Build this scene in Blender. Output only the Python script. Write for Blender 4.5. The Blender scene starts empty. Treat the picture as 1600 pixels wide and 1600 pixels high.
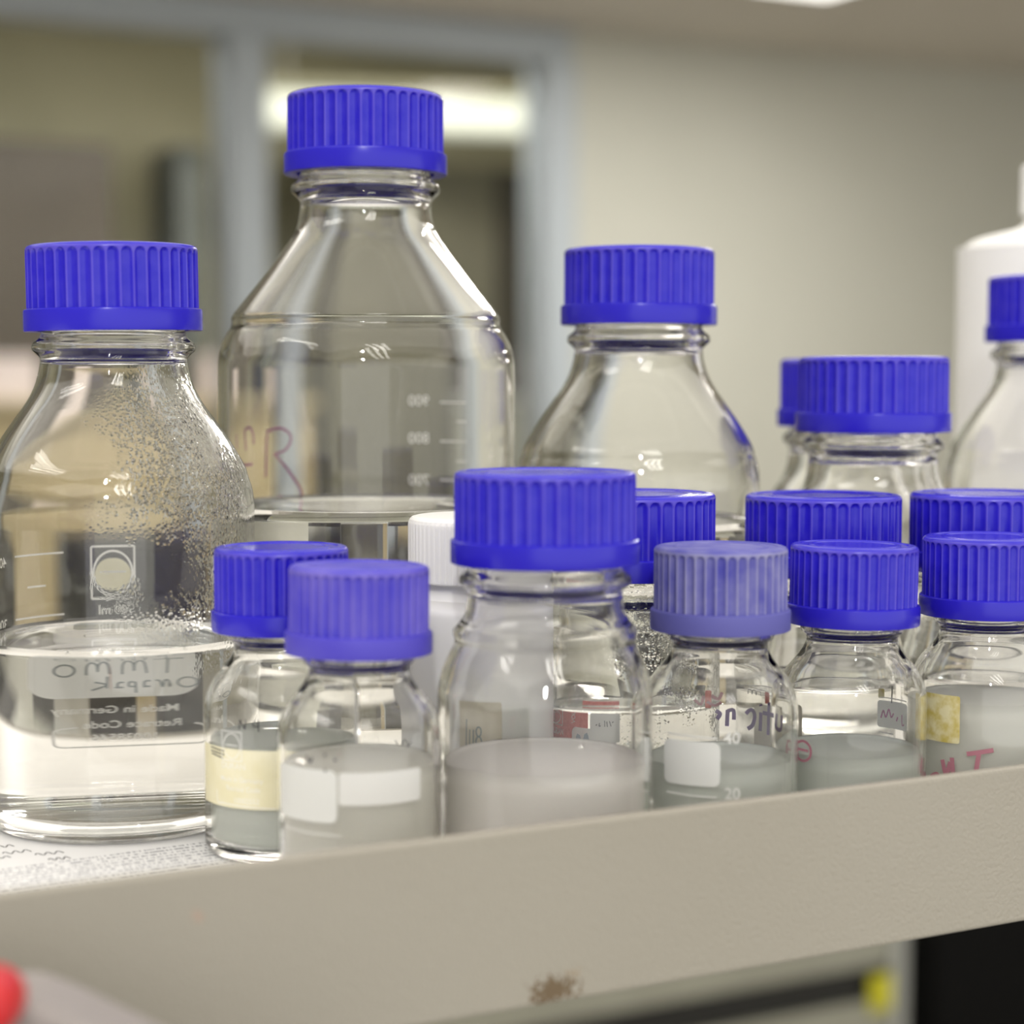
import bpy, bmesh, math, random
from mathutils import Vector, Matrix
random.seed(7)
C = bpy.context.scene.collection
S = bpy.context.scene
PI = math.pi
# ---------------------------------------------------------------- camera, world, exposure
SHELF = 1.36
YAW = math.radians(28); PITCH = math.atan(210/3000)
cd = bpy.data.cameras.new('camera'); cam = bpy.data.objects.new('camera', cd); C.objects.link(cam)
cd.sensor_width = 36; cd.lens = 67.5; cd.clip_start = .05; cd.clip_end = 60
cam.location = (0, 0, 1.499); cam.rotation_euler = (PI/2-PITCH, 0, -YAW)
cd.dof.use_dof = True; cd.dof.focus_distance = .60; cd.dof.aperture_fstop = 6.5
S.camera = cam
w = bpy.data.worlds.new('world'); S.world = w; w.use_nodes = True
w.node_tree.nodes['Background'].inputs[0].default_value = (1.0, .985, .94, 1)
w.node_tree.nodes['Background'].inputs[1].default_value = .86
S.view_settings.view_transform = 'Standard'; S.view_settings.look = 'None'
S.view_settings.gamma = 1; S.view_settings.use_curve_mapping = False
S.view_settings.exposure = 0.78
S.cycles.max_bounces = 28; S.cycles.transmission_bounces = 28; S.cycles.glossy_bounces = 10
S.cycles.diffuse_bounces = 10; S.cycles.transparent_max_bounces = 16
S.cycles.caustics_refractive = True; S.cycles.caustics_reflective = True
S.cycles.blur_glossy = .5; S.cycles.sample_clamp_indirect = 0; S.cycles.use_denoising = True

def area(name, loc, sx, sy, power, col=(1, .96, .9), rot=(0, 0, 0)):
    l = bpy.data.lights.new(name, 'AREA'); l.shape = 'RECTANGLE'; l.size = sx; l.size_y = sy
    l.energy = power; l.color = col
    o = bpy.data.objects.new(name, l); C.objects.link(o); o.location = loc; o.rotation_euler = rot
    return o
CEIL = 2.83
# added broad ceiling fill, then the room's panels: rows over and behind the camera, one close to the back wall
area('ceiling_fill', (.6, 1.1, CEIL-.02), 6.0, 5.0, 70)  # large unseen area light, added to brighten the insides of the bottles
for x, y, p in [(-1.5, .6, 6), (-.2, -1.5, 8)]:
    for k in (-.21, 0, .21): area('panel_light', (x+k, y, CEIL-.03), .10, 1.2, p/3)
area('panel_light', (3.93, 4.7, CEIL-.03), .3, 1.3, 34)
area('corridor_light', (3.0, 7.3, 3.36), 3.0, .6, 60)
sp = bpy.data.lights.new('ceiling_spot', 'SPOT'); sp.energy = 34; sp.shadow_soft_size = .045; sp.spot_size = 1.3; sp.spot_blend = .5
so = bpy.data.objects.new('ceiling_spot', sp); C.objects.link(so); so.location = (-1.0, -1.9, CEIL-.08)
so.rotation_euler = (Vector((.3, .5, 1.4))-so.location).to_track_quat('-Z', 'Y').to_euler()

# ---------------------------------------------------------------- materials
def pm(name, col, rough=.5, **k):
    m = bpy.data.materials.new(name); m.use_nodes = True
    b = m.node_tree.nodes['Principled BSDF']
    b.inputs['Base Color'].default_value = (*col, 1); b.inputs['Roughness'].default_value = rough
    for kk, v in k.items(): b.inputs[kk.replace('_', ' ')].default_value = v
    return m
def nd(m, t, **k):
    n = m.node_tree.nodes.new(t)
    for a, b in k.items(): setattr(n, a, b)
    return n
def lk(m, a, b): m.node_tree.links.new(a, b)
def bump(m, scale, strength, dist=.001, detail=3):
    t = nd(m, 'ShaderNodeTexCoord'); n = nd(m, 'ShaderNodeTexNoise'); n.inputs['Scale'].default_value = scale
    n.inputs['Detail'].default_value = detail
    b = nd(m, 'ShaderNodeBump'); b.inputs['Strength'].default_value = strength; b.inputs['Distance'].default_value = dist
    lk(m, t.outputs['Object'], n.inputs['Vector']); lk(m, n.outputs['Fac'], b.inputs['Height'])
    lk(m, b.outputs['Normal'], m.node_tree.nodes['Principled BSDF'].inputs['Normal'])
    return n
def mottled(name, c1, c2, scale, rough, lo=.35, hi=.65, **k):
    m = pm(name, c1, rough, **k)
    t = nd(m, 'ShaderNodeTexCoord'); n = nd(m, 'ShaderNodeTexNoise'); n.inputs['Scale'].default_value = scale; n.inputs['Detail'].default_value = 5
    r = nd(m, 'ShaderNodeValToRGB'); r.color_ramp.elements[0].position = lo; r.color_ramp.elements[1].position = hi
    r.color_ramp.elements[0].color = (*c1, 1); r.color_ramp.elements[1].color = (*c2, 1)
    lk(m, t.outputs['Object'], n.inputs['Vector']); lk(m, n.outputs['Fac'], r.inputs['Fac'])
    lk(m, r.outputs['Color'], m.node_tree.nodes['Principled BSDF'].inputs['Base Color'])
    return m
def glassm(name, col, ior, rough=0.0):
    m = bpy.data.materials.new(name); m.use_nodes = True; nt = m.node_tree
    nt.nodes.remove(nt.nodes['Principled BSDF'])
    g = nt.nodes.new('ShaderNodeBsdfGlass'); g.inputs['Color'].default_value = (*col, 1)
    g.inputs['IOR'].default_value = ior; g.inputs['Roughness'].default_value = rough
    nt.links.new(g.outputs[0], nt.nodes['Material Output'].inputs[0]); return m
GLASS = glassm('bottle_glass', (1, 1, .995), 1.42)
# glass with water droplets on it, denser on one side and in the upper body
DEW = glassm('dewy_glass', (1, 1, .995), 1.42)
def dew(m, cx, cz, rad):
    g = [n for n in m.node_tree.nodes if n.type == 'BSDF_GLASS'][0]
    t = nd(m, 'ShaderNodeTexCoord')
    v = nd(m, 'ShaderNodeTexVoronoi'); v.inputs['Scale'].default_value = 850; v.inputs['Randomness'].default_value = 1
    n = nd(m, 'ShaderNodeTexNoise'); n.inputs['Scale'].default_value = 60; n.inputs['Detail'].default_value = 2
    mp = nd(m, 'ShaderNodeMapping'); mp.inputs['Scale'].default_value = (1, 1, .75)
    lk(m, t.outputs['Object'], mp.inputs[0]); lk(m, mp.outputs[0], v.inputs['Vector']); lk(m, t.outputs['Object'], n.inputs['Vector'])
    r = nd(m, 'ShaderNodeMapRange'); r.inputs[1].default_value = .0; r.inputs[2].default_value = .5; r.inputs[3].default_value = 1; r.inputs[4].default_value = 0
    lk(m, v.outputs['Distance'], r.inputs[0])
    dd = nd(m, 'ShaderNodeVectorMath', operation='DISTANCE'); dd.inputs[1].default_value = (cx, -.02, cz); lk(m, t.outputs['Object'], dd.inputs[0])
    r2 = nd(m, 'ShaderNodeMapRange'); r2.inputs[1].default_value = rad*.45; r2.inputs[2].default_value = rad; r2.inputs[3].default_value = 1; r2.inputs[4].default_value = 0
    lk(m, dd.outputs['Value'], r2.inputs[0])
    n2 = nd(m, 'ShaderNodeMapRange'); n2.inputs[1].default_value = .42; n2.inputs[2].default_value = .55; lk(m, n.outputs['Fac'], n2.inputs[0])
    a = nd(m, 'ShaderNodeMath', operation='MULTIPLY'); lk(m, r.outputs[0], a.inputs[0]); lk(m, r2.outputs[0], a.inputs[1])
    b2 = nd(m, 'ShaderNodeMath', operation='MULTIPLY'); lk(m, a.outputs[0], b2.inputs[0]); lk(m, n2.outputs[0], b2.inputs[1])
    b = nd(m, 'ShaderNodeBump'); b.inputs['Strength'].default_value = .5; b.inputs['Distance'].default_value = .0004
    lk(m, b2.outputs[0], b.inputs['Height']); lk(m, b.outputs['Normal'], g.inputs['Normal'])
dew(DEW, .038, .100, .056)
DEW2 = glassm('dewy_glass_small', (1, 1, .995), 1.42); dew(DEW2, .02, .055, .04)
WATER = glassm('clear_liquid', (1, 1, 1), 1.33)
def whitened(name, col, amount, scat, rough=.0):
    """milky liquid, or clear liquid whitened to stand for the light behind it"""
    m = glassm(name, col, 1.33, rough); g = [n for n in m.node_tree.nodes if n.type == 'BSDF_GLASS'][0]
    d = nd(m, 'ShaderNodeBsdfDiffuse'); d.inputs[0].default_value = (*scat, 1)
    t = nd(m, 'ShaderNodeBsdfTranslucent'); t.inputs[0].default_value = (*scat, 1)
    a = nd(m, 'ShaderNodeMixShader'); a.inputs[0].default_value = .3; lk(m, d.outputs[0], a.inputs[1]); lk(m, t.outputs[0], a.inputs[2])
    b_ = nd(m, 'ShaderNodeMixShader'); b_.inputs[0].default_value = amount; lk(m, g.outputs[0], b_.inputs[1]); lk(m, a.outputs[0], b_.inputs[2])
    lk(m, b_.outputs[0], m.node_tree.nodes['Material Output'].inputs[0]); return m
WGREEN = whitened('pale_green_liquid', (.985, 1, .98), .78, (.95, .985, .93))  # whitened in place of the brightness seen through the liquid
WHITELIQ = whitened('whitened_liquid', (1, 1, .99), .92, (.99, .965, .93))  # bright view through the liquid, painted as white scatter
HAZE = whitened('hazy_liquid', (1, 1, .99), .85, (.97, .975, .92))
MILD = whitened('pale_cream_liquid', (1, 1, 1), .8, (.985, .975, .91))  # cream scatter put in for light shining through the liquid
WHITENED = (WGREEN, WHITELIQ, HAZE, MILD)
YEL = glassm('pale_yellow_liquid', (.97, .97, .86), 1.33)
COLLAR = {}
def capmat(name, base, worn, rough, ridge, dust, R, nscale=160):
    """blue plastic whose raised ridges and edges are paler, as wear and painted-on highlights, with a film of dust in patches"""
    m = pm(name, base, rough, Specular_IOR_Level=.38)
    t = nd(m, 'ShaderNodeTexCoord'); sp_ = nd(m, 'ShaderNodeSeparateXYZ'); lk(m, t.outputs['Object'], sp_.inputs[0])
    cx = nd(m, 'ShaderNodeCombineXYZ'); lk(m, sp_.outputs[0], cx.inputs[0]); lk(m, sp_.outputs[1], cx.inputs[1])
    L = nd(m, 'ShaderNodeVectorMath', operation='LENGTH'); lk(m, cx.outputs[0], L.inputs[0])
    a = nd(m, 'ShaderNodeMapRange'); a.inputs[1].default_value = (R-.30)*.001; a.inputs[2].default_value = (R-.02)*.001; a.inputs[4].default_value = ridge; lk(m, L.outputs['Value'], a.inputs[0])
    n = nd(m, 'ShaderNodeTexNoise'); n.inputs['Scale'].default_value = nscale; n.inputs['Detail'].default_value = 6; lk(m, t.outputs['Object'], n.inputs['Vector'])
    d = nd(m, 'ShaderNodeMapRange'); d.inputs[1].default_value = .3; d.inputs[2].default_value = .75; d.inputs[4].default_value = dust; lk(m, n.outputs['Fac'], d.inputs[0])
    q = nd(m, 'ShaderNodeMath', operation='ADD', use_clamp=True); lk(m, a.outputs[0], q.inputs[0]); lk(m, d.outputs[0], q.inputs[1])
    x = nd(m, 'ShaderNodeMix', data_type='RGBA'); x.inputs[6].default_value = (*base, 1); x.inputs[7].default_value = (*worn, 1)
    lk(m, q.outputs[0], x.inputs[0]); lk(m, x.outputs[2], m.node_tree.nodes['Principled BSDF'].inputs['Base Color'])
    m2 = pm(name+'_collar', tuple(b*(1-dust*.4)+w_*dust*.4 for b, w_ in zip(base, worn)), rough, Specular_IOR_Level=.42); COLLAR[name] = m2
    return m
BLUE = capmat('blue_plastic', (.015, .009, .50), (.20, .155, .68), .24, .35, .10, 26.35)  # paler ridge tone paints thin highlight lines along the ribs
BLUES = capmat('blue_plastic_small', (.015, .009, .50), (.20, .155, .68), .24, .35, .12, 19.6)  # rib highlights put into the colour, as on the large caps
FADED = capmat('faded_blue_plastic', (.055, .055, .36), (.31, .31, .52), .62, .55, .55, 19.6, 120)
FADED2 = capmat('scuffed_blue_plastic', (.035, .026, .50), (.27, .22, .62), .42, .35, .45, 19.6, 60)
def enamel(name, col, tr):
    """thin ceramic enamel: lets part of the light from behind through"""
    m = pm(name, col, .5); p_ = m.node_tree.nodes['Principled BSDF']
    t = nd(m, 'ShaderNodeBsdfTranslucent'); t.inputs[0].default_value = (*col, 1)
    x = nd(m, 'ShaderNodeMixShader'); x.inputs[0].default_value = tr; lk(m, p_.outputs[0], x.inputs[1]); lk(m, t.outputs[0], x.inputs[2])
    lk(m, x.outputs[0], m.node_tree.nodes['Material Output'].inputs[0]); return m
WPRINT = enamel('white_enamel_print', (.96, .96, .94), .35)
WPATCH = enamel('white_label_patch', (.96, .97, .95), .35)
REDP = mottled('red_enamel_print', (.50, .055, .045), (.6, .12, .1), 900, .5)
PURP = pm('purple_marker', (.36, .05, .24), .5)
PURP2 = pm('violet_marker', (.10, .035, .22), .5)
PINKM = pm('faded_pink_marker', (.42, .17, .22), .6)
BLKM = pm('black_marker', (.02, .02, .025), .5)
GREYM = pm('grey_pencil', (.25, .30, .31), .6)
BLUEM = pm('faded_blue_marker', (.30, .37, .45), .6)
YLAB = mottled('pale_yellow_label', (.78, .73, .50), (.84, .80, .60), 120, .6)
CREAM = mottled('cream_label', (.62, .58, .46), (.7, .66, .55), 60, .6)
STAINY = mottled('yellow_stained_label', (.74, .68, .42), (.55, .44, .10), 260, .6, .4, .66)
HDPE = pm('white_plastic', (.90, .90, .89), .42)
HDPE2 = pm('white_ribbed_plastic', (.90, .90, .88), .38)
RED = pm('red_plastic', (.55, .015, .02), .35)
CASE = mottled('off_white_casing', (.27, .245, .235), (.30, .275, .265), 5, .5)

# ---------------------------------------------------------------- helpers
def obj(name, verts, faces, mat, parent=None, smooth=False, mats=None):
    me = bpy.data.meshes.new(name); me.from_pydata(verts, [], faces); me.update()
    me.materials.append(mat)
    if smooth:
        for p in me.polygons: p.use_smooth = True
    o = bpy.data.objects.new(name, me); C.objects.link(o)
    if parent: o.parent = parent
    return o
def tag(o, label, cat, group=None):
    o['label'] = label; o['category'] = cat
    if group: o['group'] = group
    return o
def empty(name, loc, label, cat, group=None, rz=0):
    o = bpy.data.objects.new(name, None); C.objects.link(o); o.location = loc; o.rotation_euler = (0, 0, rz)
    o.empty_display_size = .02
    return tag(o, label, cat, group)
def bevelbox(name, x0, x1, y0, y1, z0, z1, mat, parent=None, r=0.0, seg=2):
    bm = bmesh.new(); bmesh.ops.create_cube(bm, size=1)
    for v in bm.verts:
        v.co = Vector(((x0+x1)/2+v.co.x*(x1-x0), (y0+y1)/2+v.co.y*(y1-y0), (z0+z1)/2+v.co.z*(z1-z0)))
    if r: bmesh.ops.bevel(bm, geom=bm.edges[:], offset=r, segments=seg, affect='EDGES', profile=.5)
    me = bpy.data.meshes.new(name); bm.to_mesh(me); bm.free(); me.materials.append(mat)
    o = bpy.data.objects.new(name, me); C.objects.link(o)
    if parent: o.parent = parent
    return o
def struct(o): o['kind'] = 'structure'; return o
def smoothpath(pts, n=4):
    """Catmull-Rom through (r,z) points"""
    out = []
    P = [pts[0]]+list(pts)+[pts[-1]]
    for i in range(1, len(P)-2):
        p0, p1, p2, p3 = P[i-1], P[i], P[i+1], P[i+2]
        for k in range(n):
            t = k/n
            out.append(tuple(.5*((2*p1[j])+(-p0[j]+p2[j])*t+(2*p0[j]-5*p1[j]+4*p2[j]-p3[j])*t*t+(-p0[j]+3*p1[j]-3*p2[j]+p3[j])*t**3) for j in (0, 1)))
    out.append(tuple(pts[-1])); return out
def lathe(prof, seg=112, sc=.001):
    """prof: (r,z) in mm starting and ending on the axis or closed"""
    vs, fs, rings = [], [], []
    for r, z in prof:
        if r < 1e-6: rings.append([len(vs)]); vs.append((0, 0, z*sc))
        else:
            rings.append(list(range(len(vs), len(vs)+seg)))
            for i in range(seg):
                a = 2*PI*i/seg; vs.append((r*math.cos(a)*sc, r*math.sin(a)*sc, z*sc))
    for a, b in zip(rings, rings[1:]):
        for i in range(seg):
            j = (i+1) % seg
            if len(a) == 1 and len(b) == 1: continue
            if len(a) == 1: fs.append((a[0], b[j], b[i]))
            elif len(b) == 1: fs.append((a[i], a[j], b[0]))
            else: fs.append((a[i], a[j], b[j], b[i]))
    return vs, fs
# bottle kinds: body radius, height with cap, thread size, shoulder points (r,z) from the straight wall up to the neck
K = {
 1000: dict(R=50.5, H=229.5, gl=45, t=2.4, sh=[(50.5, 132), (50.45, 136), (50.2, 140), (49.2, 145), (47.2, 149), (45.6, 151.5), (45.3, 153.2), (45.4, 154.6), (44.6, 156), (42, 159.4), (36.7, 166), (31.4, 173), (26.6, 179.5), (24, 183.6), (22.6, 188), (22, 193)]),
 500: dict(R=43, H=179.5, gl=45, t=2.2, sh=[(43, 92), (43, 97), (42.5, 103), (41.2, 107.2), (40.7, 109.2), (39.6, 111.8), (36, 118), (31.2, 125), (27.2, 130.6), (24.6, 135.5), (23.2, 140), (22.6, 143.5)]),
 250: dict(R=35, H=142, gl=45, t=2.1, sh=[(35, 66), (35, 72), (34.3, 78), (32.4, 83), (31.6, 85), (28.5, 90), (25.2, 95), (23.4, 100), (22.7, 105)]),
 150: dict(R=31.4, H=116, gl=45, t=2.1, sh=[(31.4, 47), (31.3, 52), (30.6, 56), (29.2, 60), (27.4, 64), (26.4, 66.5), (26.9, 68.6), (26.6, 70.4), (24.6, 72.6), (23.2, 76), (22.7, 80)]),
 100: dict(R=28, H=102, gl=45, t=2.0, sh=[(28, 40), (28, 45), (27.6, 49), (26.4, 53), (25.4, 56), (25.6, 58), (25.2, 59.6), (23.6, 61.4), (22.8, 64), (22.5, 66.5)]),
 50: dict(R=23, H=89.5, gl=32, t=1.8, sh=[(23, 38), (22.95, 42), (22.3, 46), (20.4, 50.2), (17.4, 54), (15.2, 57), (14.1, 59.6)]),
}
def glass_profile(k):
    d = K[k]; R, H, t = d['R'], d['H'], d['t']; gl = d['gl']
    capH = 26.6 if gl == 45 else 24.6; zc = H-capH; nr = 21.3 if gl == 45 else 14.6
    if gl == 45: bead = [(22.6, zc-8.4), (23.6, zc-7.2), (24.9, zc-6.0), (25.1, zc-4.8), (24.6, zc-3.4), (23.0, zc-2.2), (22.2, zc-.6), (21.8, zc+1.5)]
    else: bead = [(14.2, zc-3.9), (14.7, zc-3.1), (15.6, zc-2.4), (16.0, zc-1.3), (15.8, zc-.2), (15.0, zc+1.2)]
    h = min(6.2, R*.16)
    outer = [(0, 1.6), (R*.55, 1.4), (R-h-3, .4), (R-h-.5, 0)]
    outer += [(R-h+h*math.sin(a), h-h*math.cos(a)) for a in (.25, .6, .95, 1.25, 1.5)]
    outer += [(R, h+6)]
    out = smoothpath(outer, 3)+smoothpath(d['sh']+bead+[(nr, zc+4), (nr, zc+9)], 3)
    out += [(nr, H-3.6), (nr-.4, H-2.9), (nr-1.2, H-2.6), (nr-2.0, H-3.0), (nr-2.3, H-4)]
    # inner wall
    hi = h*.8; bt = 3.4
    inn = [(nr-2.4, zc+5), (nr-2.3, zc-2)]
    sh = [(r-t*(1.15 if z > d['sh'][0][1]+8 else 1), z-.3) for r, z in d['sh']][::-1]
    if gl == 45: inn += [(nr-2.0, zc-8.4)]
    inn2 = inn+[p for p in sh if p[1] < zc-9]
    inn2 = smoothpath(inn2, 3)
    Ri = R-t
    low = [(Ri, bt+hi+4)]+[(Ri-hi+hi*math.cos(a), bt+hi-hi*math.sin(a)) for a in (0, .35, .7, 1.05, 1.35)]+[(Ri-hi-3, bt+.3), (R*.5, bt+1.0), (0, bt+1.3)]
    return out, inn2, smoothpath(low, 3)
MESH = {}
def shared(key, name, fn, mat):
    if key not in MESH:
        vs, fs = fn(); me = bpy.data.meshes.new(name); me.from_pydata(vs, [], fs); me.update()
        me.materials.append(mat)
        for p in me.polygons: p.use_smooth = True
        bm = bmesh.new(); bm.from_mesh(me); bmesh.ops.recalc_face_normals(bm, faces=bm.faces[:]); bm.to_mesh(me); bm.free()
        MESH[key] = me
    return MESH[key]
def link(name, me, parent, sc=1):
    o = bpy.data.objects.new(name, me); C.objects.link(o); o.parent = parent; o.scale = (sc, sc, sc); return o
def glass_mesh(k, mat):
    def f():
        o, i, l = glass_profile(k); return lathe(o+i+l)
    return shared(('g', k, mat.name), 'glass_body', f, mat)
def inner_r(k, z):
    o, i, l = glass_profile(k); pts = i+l
    best = K[k]['R']-K[k]['t']
    for (r0, z0), (r1, z1) in zip(pts, pts[1:]):
        if (z0-z)*(z1-z) <= 0 and abs(z0-z1) > 1e-6 and min(r0, r1) > 3: best = r0+(r1-r0)*(z-z0)/(z1-z0)
    return best
def liquid_mesh(k, level, mat):
    def f():
        o, i, l = glass_profile(k); e = -.06 if mat in WHITENED else .18
        low = [(max(0, r+(e if r > 3 else 0)), z-(e if z < 8 else 0)) for r, z in l][::-1]
        up = []
        z = low[-1][1]+3
        while z < level-1.2:
            up.append((inner_r(k, z)+e, z)); z += 4
        ri = inner_r(k, level)
        top = [(inner_r(k, level+.9)+e, level+1.0), (ri-.5, level+.55), (ri-1.3, level+.18), (ri-2.6, level), (ri*.5, level), (0, level)]
        return lathe(low+up+top)
    return shared(('l', k, level, mat.name), 'liquid', f, mat)
NF = 40
def cap_mesh(gl, mat):
    R, H, rh = (26.35, 26.6, 7.0) if gl == 45 else (19.6, 24.6, 6.2)
    def f():
        seg = NF*10; dep = .85 if gl == 45 else .7
        zt = H-1.6; half = PI*R/NF*.94
        zs = [rh-.6, rh+.3]+[rh+.3+(zt-half-rh-.3)*q/3 for q in (1, 2, 3)]+[zt-half+half*math.sin(q*PI/2/6) for q in range(1, 7)]+[H-1.25, H-.8, H-.4, H-.12, H]
        rr = [R]*(len(zs)-5)+[R-.06, R-.22, R-.6, R-1.3, R-2.3]
        rings = []
        vs = []
        for z, r in zip(zs, rr):
            row = []
            for i in range(seg):
                t = ((i+.5) % 10)/10*2-1; t = ((i % 10)/10)*2-1    # -1..1 across one flute
                wdt = .92
                if z > zt-half: wdt = .92*math.sqrt(max(0, 1-((z-(zt-half))/half)**2))
                d = 0
                if wdt > .02 and abs(t) < wdt: d = dep*(1-(t/wdt)**2)*min(1, wdt*1.2)
                if z > zt: d = 0
                a = 2*PI*i/seg
                row.append(len(vs)); vs.append(((r-d)*math.cos(a)*.001, (r-d)*math.sin(a)*.001, z*.001))
            rings.append(row)
        # slightly sunk top with a rim and a raised disc
        for r, z in ((R-3.0, H-.05), (R-3.3, H-.35), (R*.72, H-.35), (R*.70, H-.1), (R*.66, H-.1), (R*.64, H-.35), (R*.3, H-.3)):
            row = []
            for i in range(seg):
                a = 2*PI*i/seg; row.append(len(vs)); vs.append((r*math.cos(a)*.001, r*math.sin(a)*.001, z*.001))
            rings.append(row)
        fs = []
        for a, b in zip(rings, rings[1:]):
            for i in range(seg):
                j = (i+1) % seg; fs.append((a[i], a[j], b[j], b[i]))
        c = len(vs); vs.append((0, 0, (H-.3)*.001))
        for i in range(seg): fs.append((rings[-1][i], rings[-1][(i+1) % seg], c))
        # inside of the cap
        prev = rings[0]
        ri = R-3.0
        for r, z in ((ri, rh-.6), (ri, H-2.4)):
            row = []
            for i in range(seg):
                a = 2*PI*i/seg; row.append(len(vs)); vs.append((r*math.cos(a)*.001, r*math.sin(a)*.001, z*.001))
            for i in range(seg):
                j = (i+1) % seg; fs.append((row[i], row[j], prev[j], prev[i]))
            prev = row
        c = len(vs); vs.append((0, 0, (H-2.4)*.001))
        for i in range(seg): fs.append((prev[(i+1) % seg], prev[i], c))
        return vs, fs
    me = shared(('c', gl, mat.name), 'cap', f, mat); me.set_sharp_from_angle(angle=math.radians(32))
    return me
def ring_mesh(gl, mat):
    R, rh = (26.35, 7.0) if gl == 45 else (19.6, 6.2)
    Ro = 27.5 if gl == 45 else 20.6
    def f():
        p = [(R-3.0, .15), (Ro-.5, 0), (Ro-.12, .12), (Ro, .5), (Ro, rh-.9), (Ro-.12, rh-.35), (Ro-.45, rh-.12), (R-.5, rh), (R-3.0, rh-.1), (R-3.0, .15)]
        return lathe(p, 128)
    me = shared(('r', gl, mat.name), 'collar', f, mat); me.set_sharp_from_angle(angle=math.radians(32)); return me
# things printed or written on a round wall: x is mm right of the axis as seen from the camera side
class Pr:
    def __init__(s, parent, R, sc=1, eps=.12): s.p, s.R, s.sc, s.eps = parent, R, sc, eps
    def pt(s, a, z, lift=0):
        r = (s.R+s.eps+lift)*s.sc
        return (r*math.sin(a)*.001, -r*math.cos(a)*.001, z*s.sc*.001)
    def ang(s, x, back):
        a = math.asin(max(-.999, min(.999, x/s.R))); return PI-a if back else a
    def patch(s, name, mat, x0, x1, z0, z1, back=False, cr=2.0, lift=0, label=None):
        if back: lift += .1
        a0, a1 = sorted((s.ang(x0, back), s.ang(x1, back))); wu = (a1-a0)*s.R; cr = min(cr, wu/2, (z1-z0)/2)
        # rounded rectangle as columns
        vs, fs = [], []; N = 28; us = []
        for i in range(9): us.append(cr*(1-math.cos(i/8*PI/2)))
        us += [cr+(wu-2*cr)*i/N for i in range(1, N)]
        us += [wu-q for q in us[8::-1]]
        for u in us:
            e = 0
            if u < cr: e = cr-math.sqrt(max(0, cr*cr-(cr-u)**2))
            elif u > wu-cr: e = cr-math.sqrt(max(0, cr*cr-(u-wu+cr)**2))
            vs.append(s.pt(a0+u/s.R, z0+e, lift)); vs.append(s.pt(a0+u/s.R, z1-e, lift))
        for i in range(len(us)-1): fs.append((2*i, 2*i+2, 2*i+3, 2*i+1))
        o = obj(name, vs, fs, mat, s.p)
        if label: o['label'] = label
        return o
    def strokes(s, name, mat, lines, width, back=False, lift=.06, label=None):
        vs, fs = [], []
        for ln in lines:
            pts = smoothpath(ln, 5) if len(ln) > 2 else [(ln[0][0]+(ln[1][0]-ln[0][0])*i/10, ln[0][1]+(ln[1][1]-ln[0][1])*i/10) for i in range(11)]
            q = [(s.ang(x, back)*s.R, z) for x, z in pts]
            b = len(vs)
            for i, (u, z) in enumerate(q):
                i0, i1 = max(0, i-1), min(len(q)-1, i+1)
                du, dz = q[i1][0]-q[i0][0], q[i1][1]-q[i0][1]; L = math.hypot(du, dz) or 1
                nx, nz = -dz/L*width/2, du/L*width/2
                vs.append(s.pt((u+nx)/s.R, z+nz, lift)); vs.append(s.pt((u-nx)/s.R, z-nz, lift))
            for i in range(len(q)-1): fs.append((b+2*i, b+2*i+1, b+2*i+3, b+2*i+2))
        o = obj(name, vs, fs, mat, s.p)
        if label: o['label'] = label
        return o
    def ellipse(s, cx, cz, rx, rz, n=20): return [(cx+rx*math.cos(2*PI*i/n), cz+rz*math.sin(2*PI*i/n)) for i in range(n+1)]
    def text(s, name, mat, txt, x, z, size, back=False, lift=.06, sx=1.0, rot=0, label=None):
        cu = bpy.data.curves.new('t', 'FONT'); cu.body = txt; cu.size = size; cu.align_x = 'CENTER'; cu.align_y = 'CENTER'; cu.offset = size*.012
        to = bpy.data.objects.new('t', cu); C.objects.link(to)
        me = bpy.data.meshes.new_from_object(to.evaluated_get(bpy.context.evaluated_depsgraph_get()))
        bpy.data.objects.remove(to); bpy.data.curves.remove(cu)
        a0 = s.ang(x, back); cr, sr = math.cos(rot), math.sin(rot)
        for v in me.vertices:
            u, q = v.co.x*sx, v.co.y; u, q = u*cr-q*sr, u*sr+q*cr
            v.co = s.pt(a0+u/s.R, z+q, lift)
        me.name = name; me.materials.clear(); me.materials.append(mat)
        o = bpy.data.objects.new(name, me); C.objects.link(o); o.parent = s.p
        if label: o['label'] = label
        return o
def bottle(kind, x, y, sc, label, level=None, liq=None, capm=None, glass=None, caplabel=None, tilt=0, spin=0):
    d = K[kind]
    t = empty('reagent_bottle', (x, y, SHELF+.0004), label, 'bottle', 'blue-capped glass reagent bottles on the shelf', -math.atan2(x, y))
    g = link('glass_body', glass_mesh(kind, glass or GLASS), t, sc)
    if level: link('liquid', liquid_mesh(kind, level, liq or WATER), t, sc)
    capm = capm or (BLUE if d['gl'] == 45 else BLUES); gl = d['gl']; capH = 26.6 if gl == 45 else 24.6
    c = link('cap', cap_mesh(gl, capm), t, sc); c.location = (0, 0, (d['H']-capH)*sc*.001); c.rotation_euler = (0, tilt, spin)
    if caplabel: c['label'] = caplabel
    r = link('collar', ring_mesh(gl, COLLAR[capm.name]), c)
    return t, Pr(t, d['R'], sc)
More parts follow.
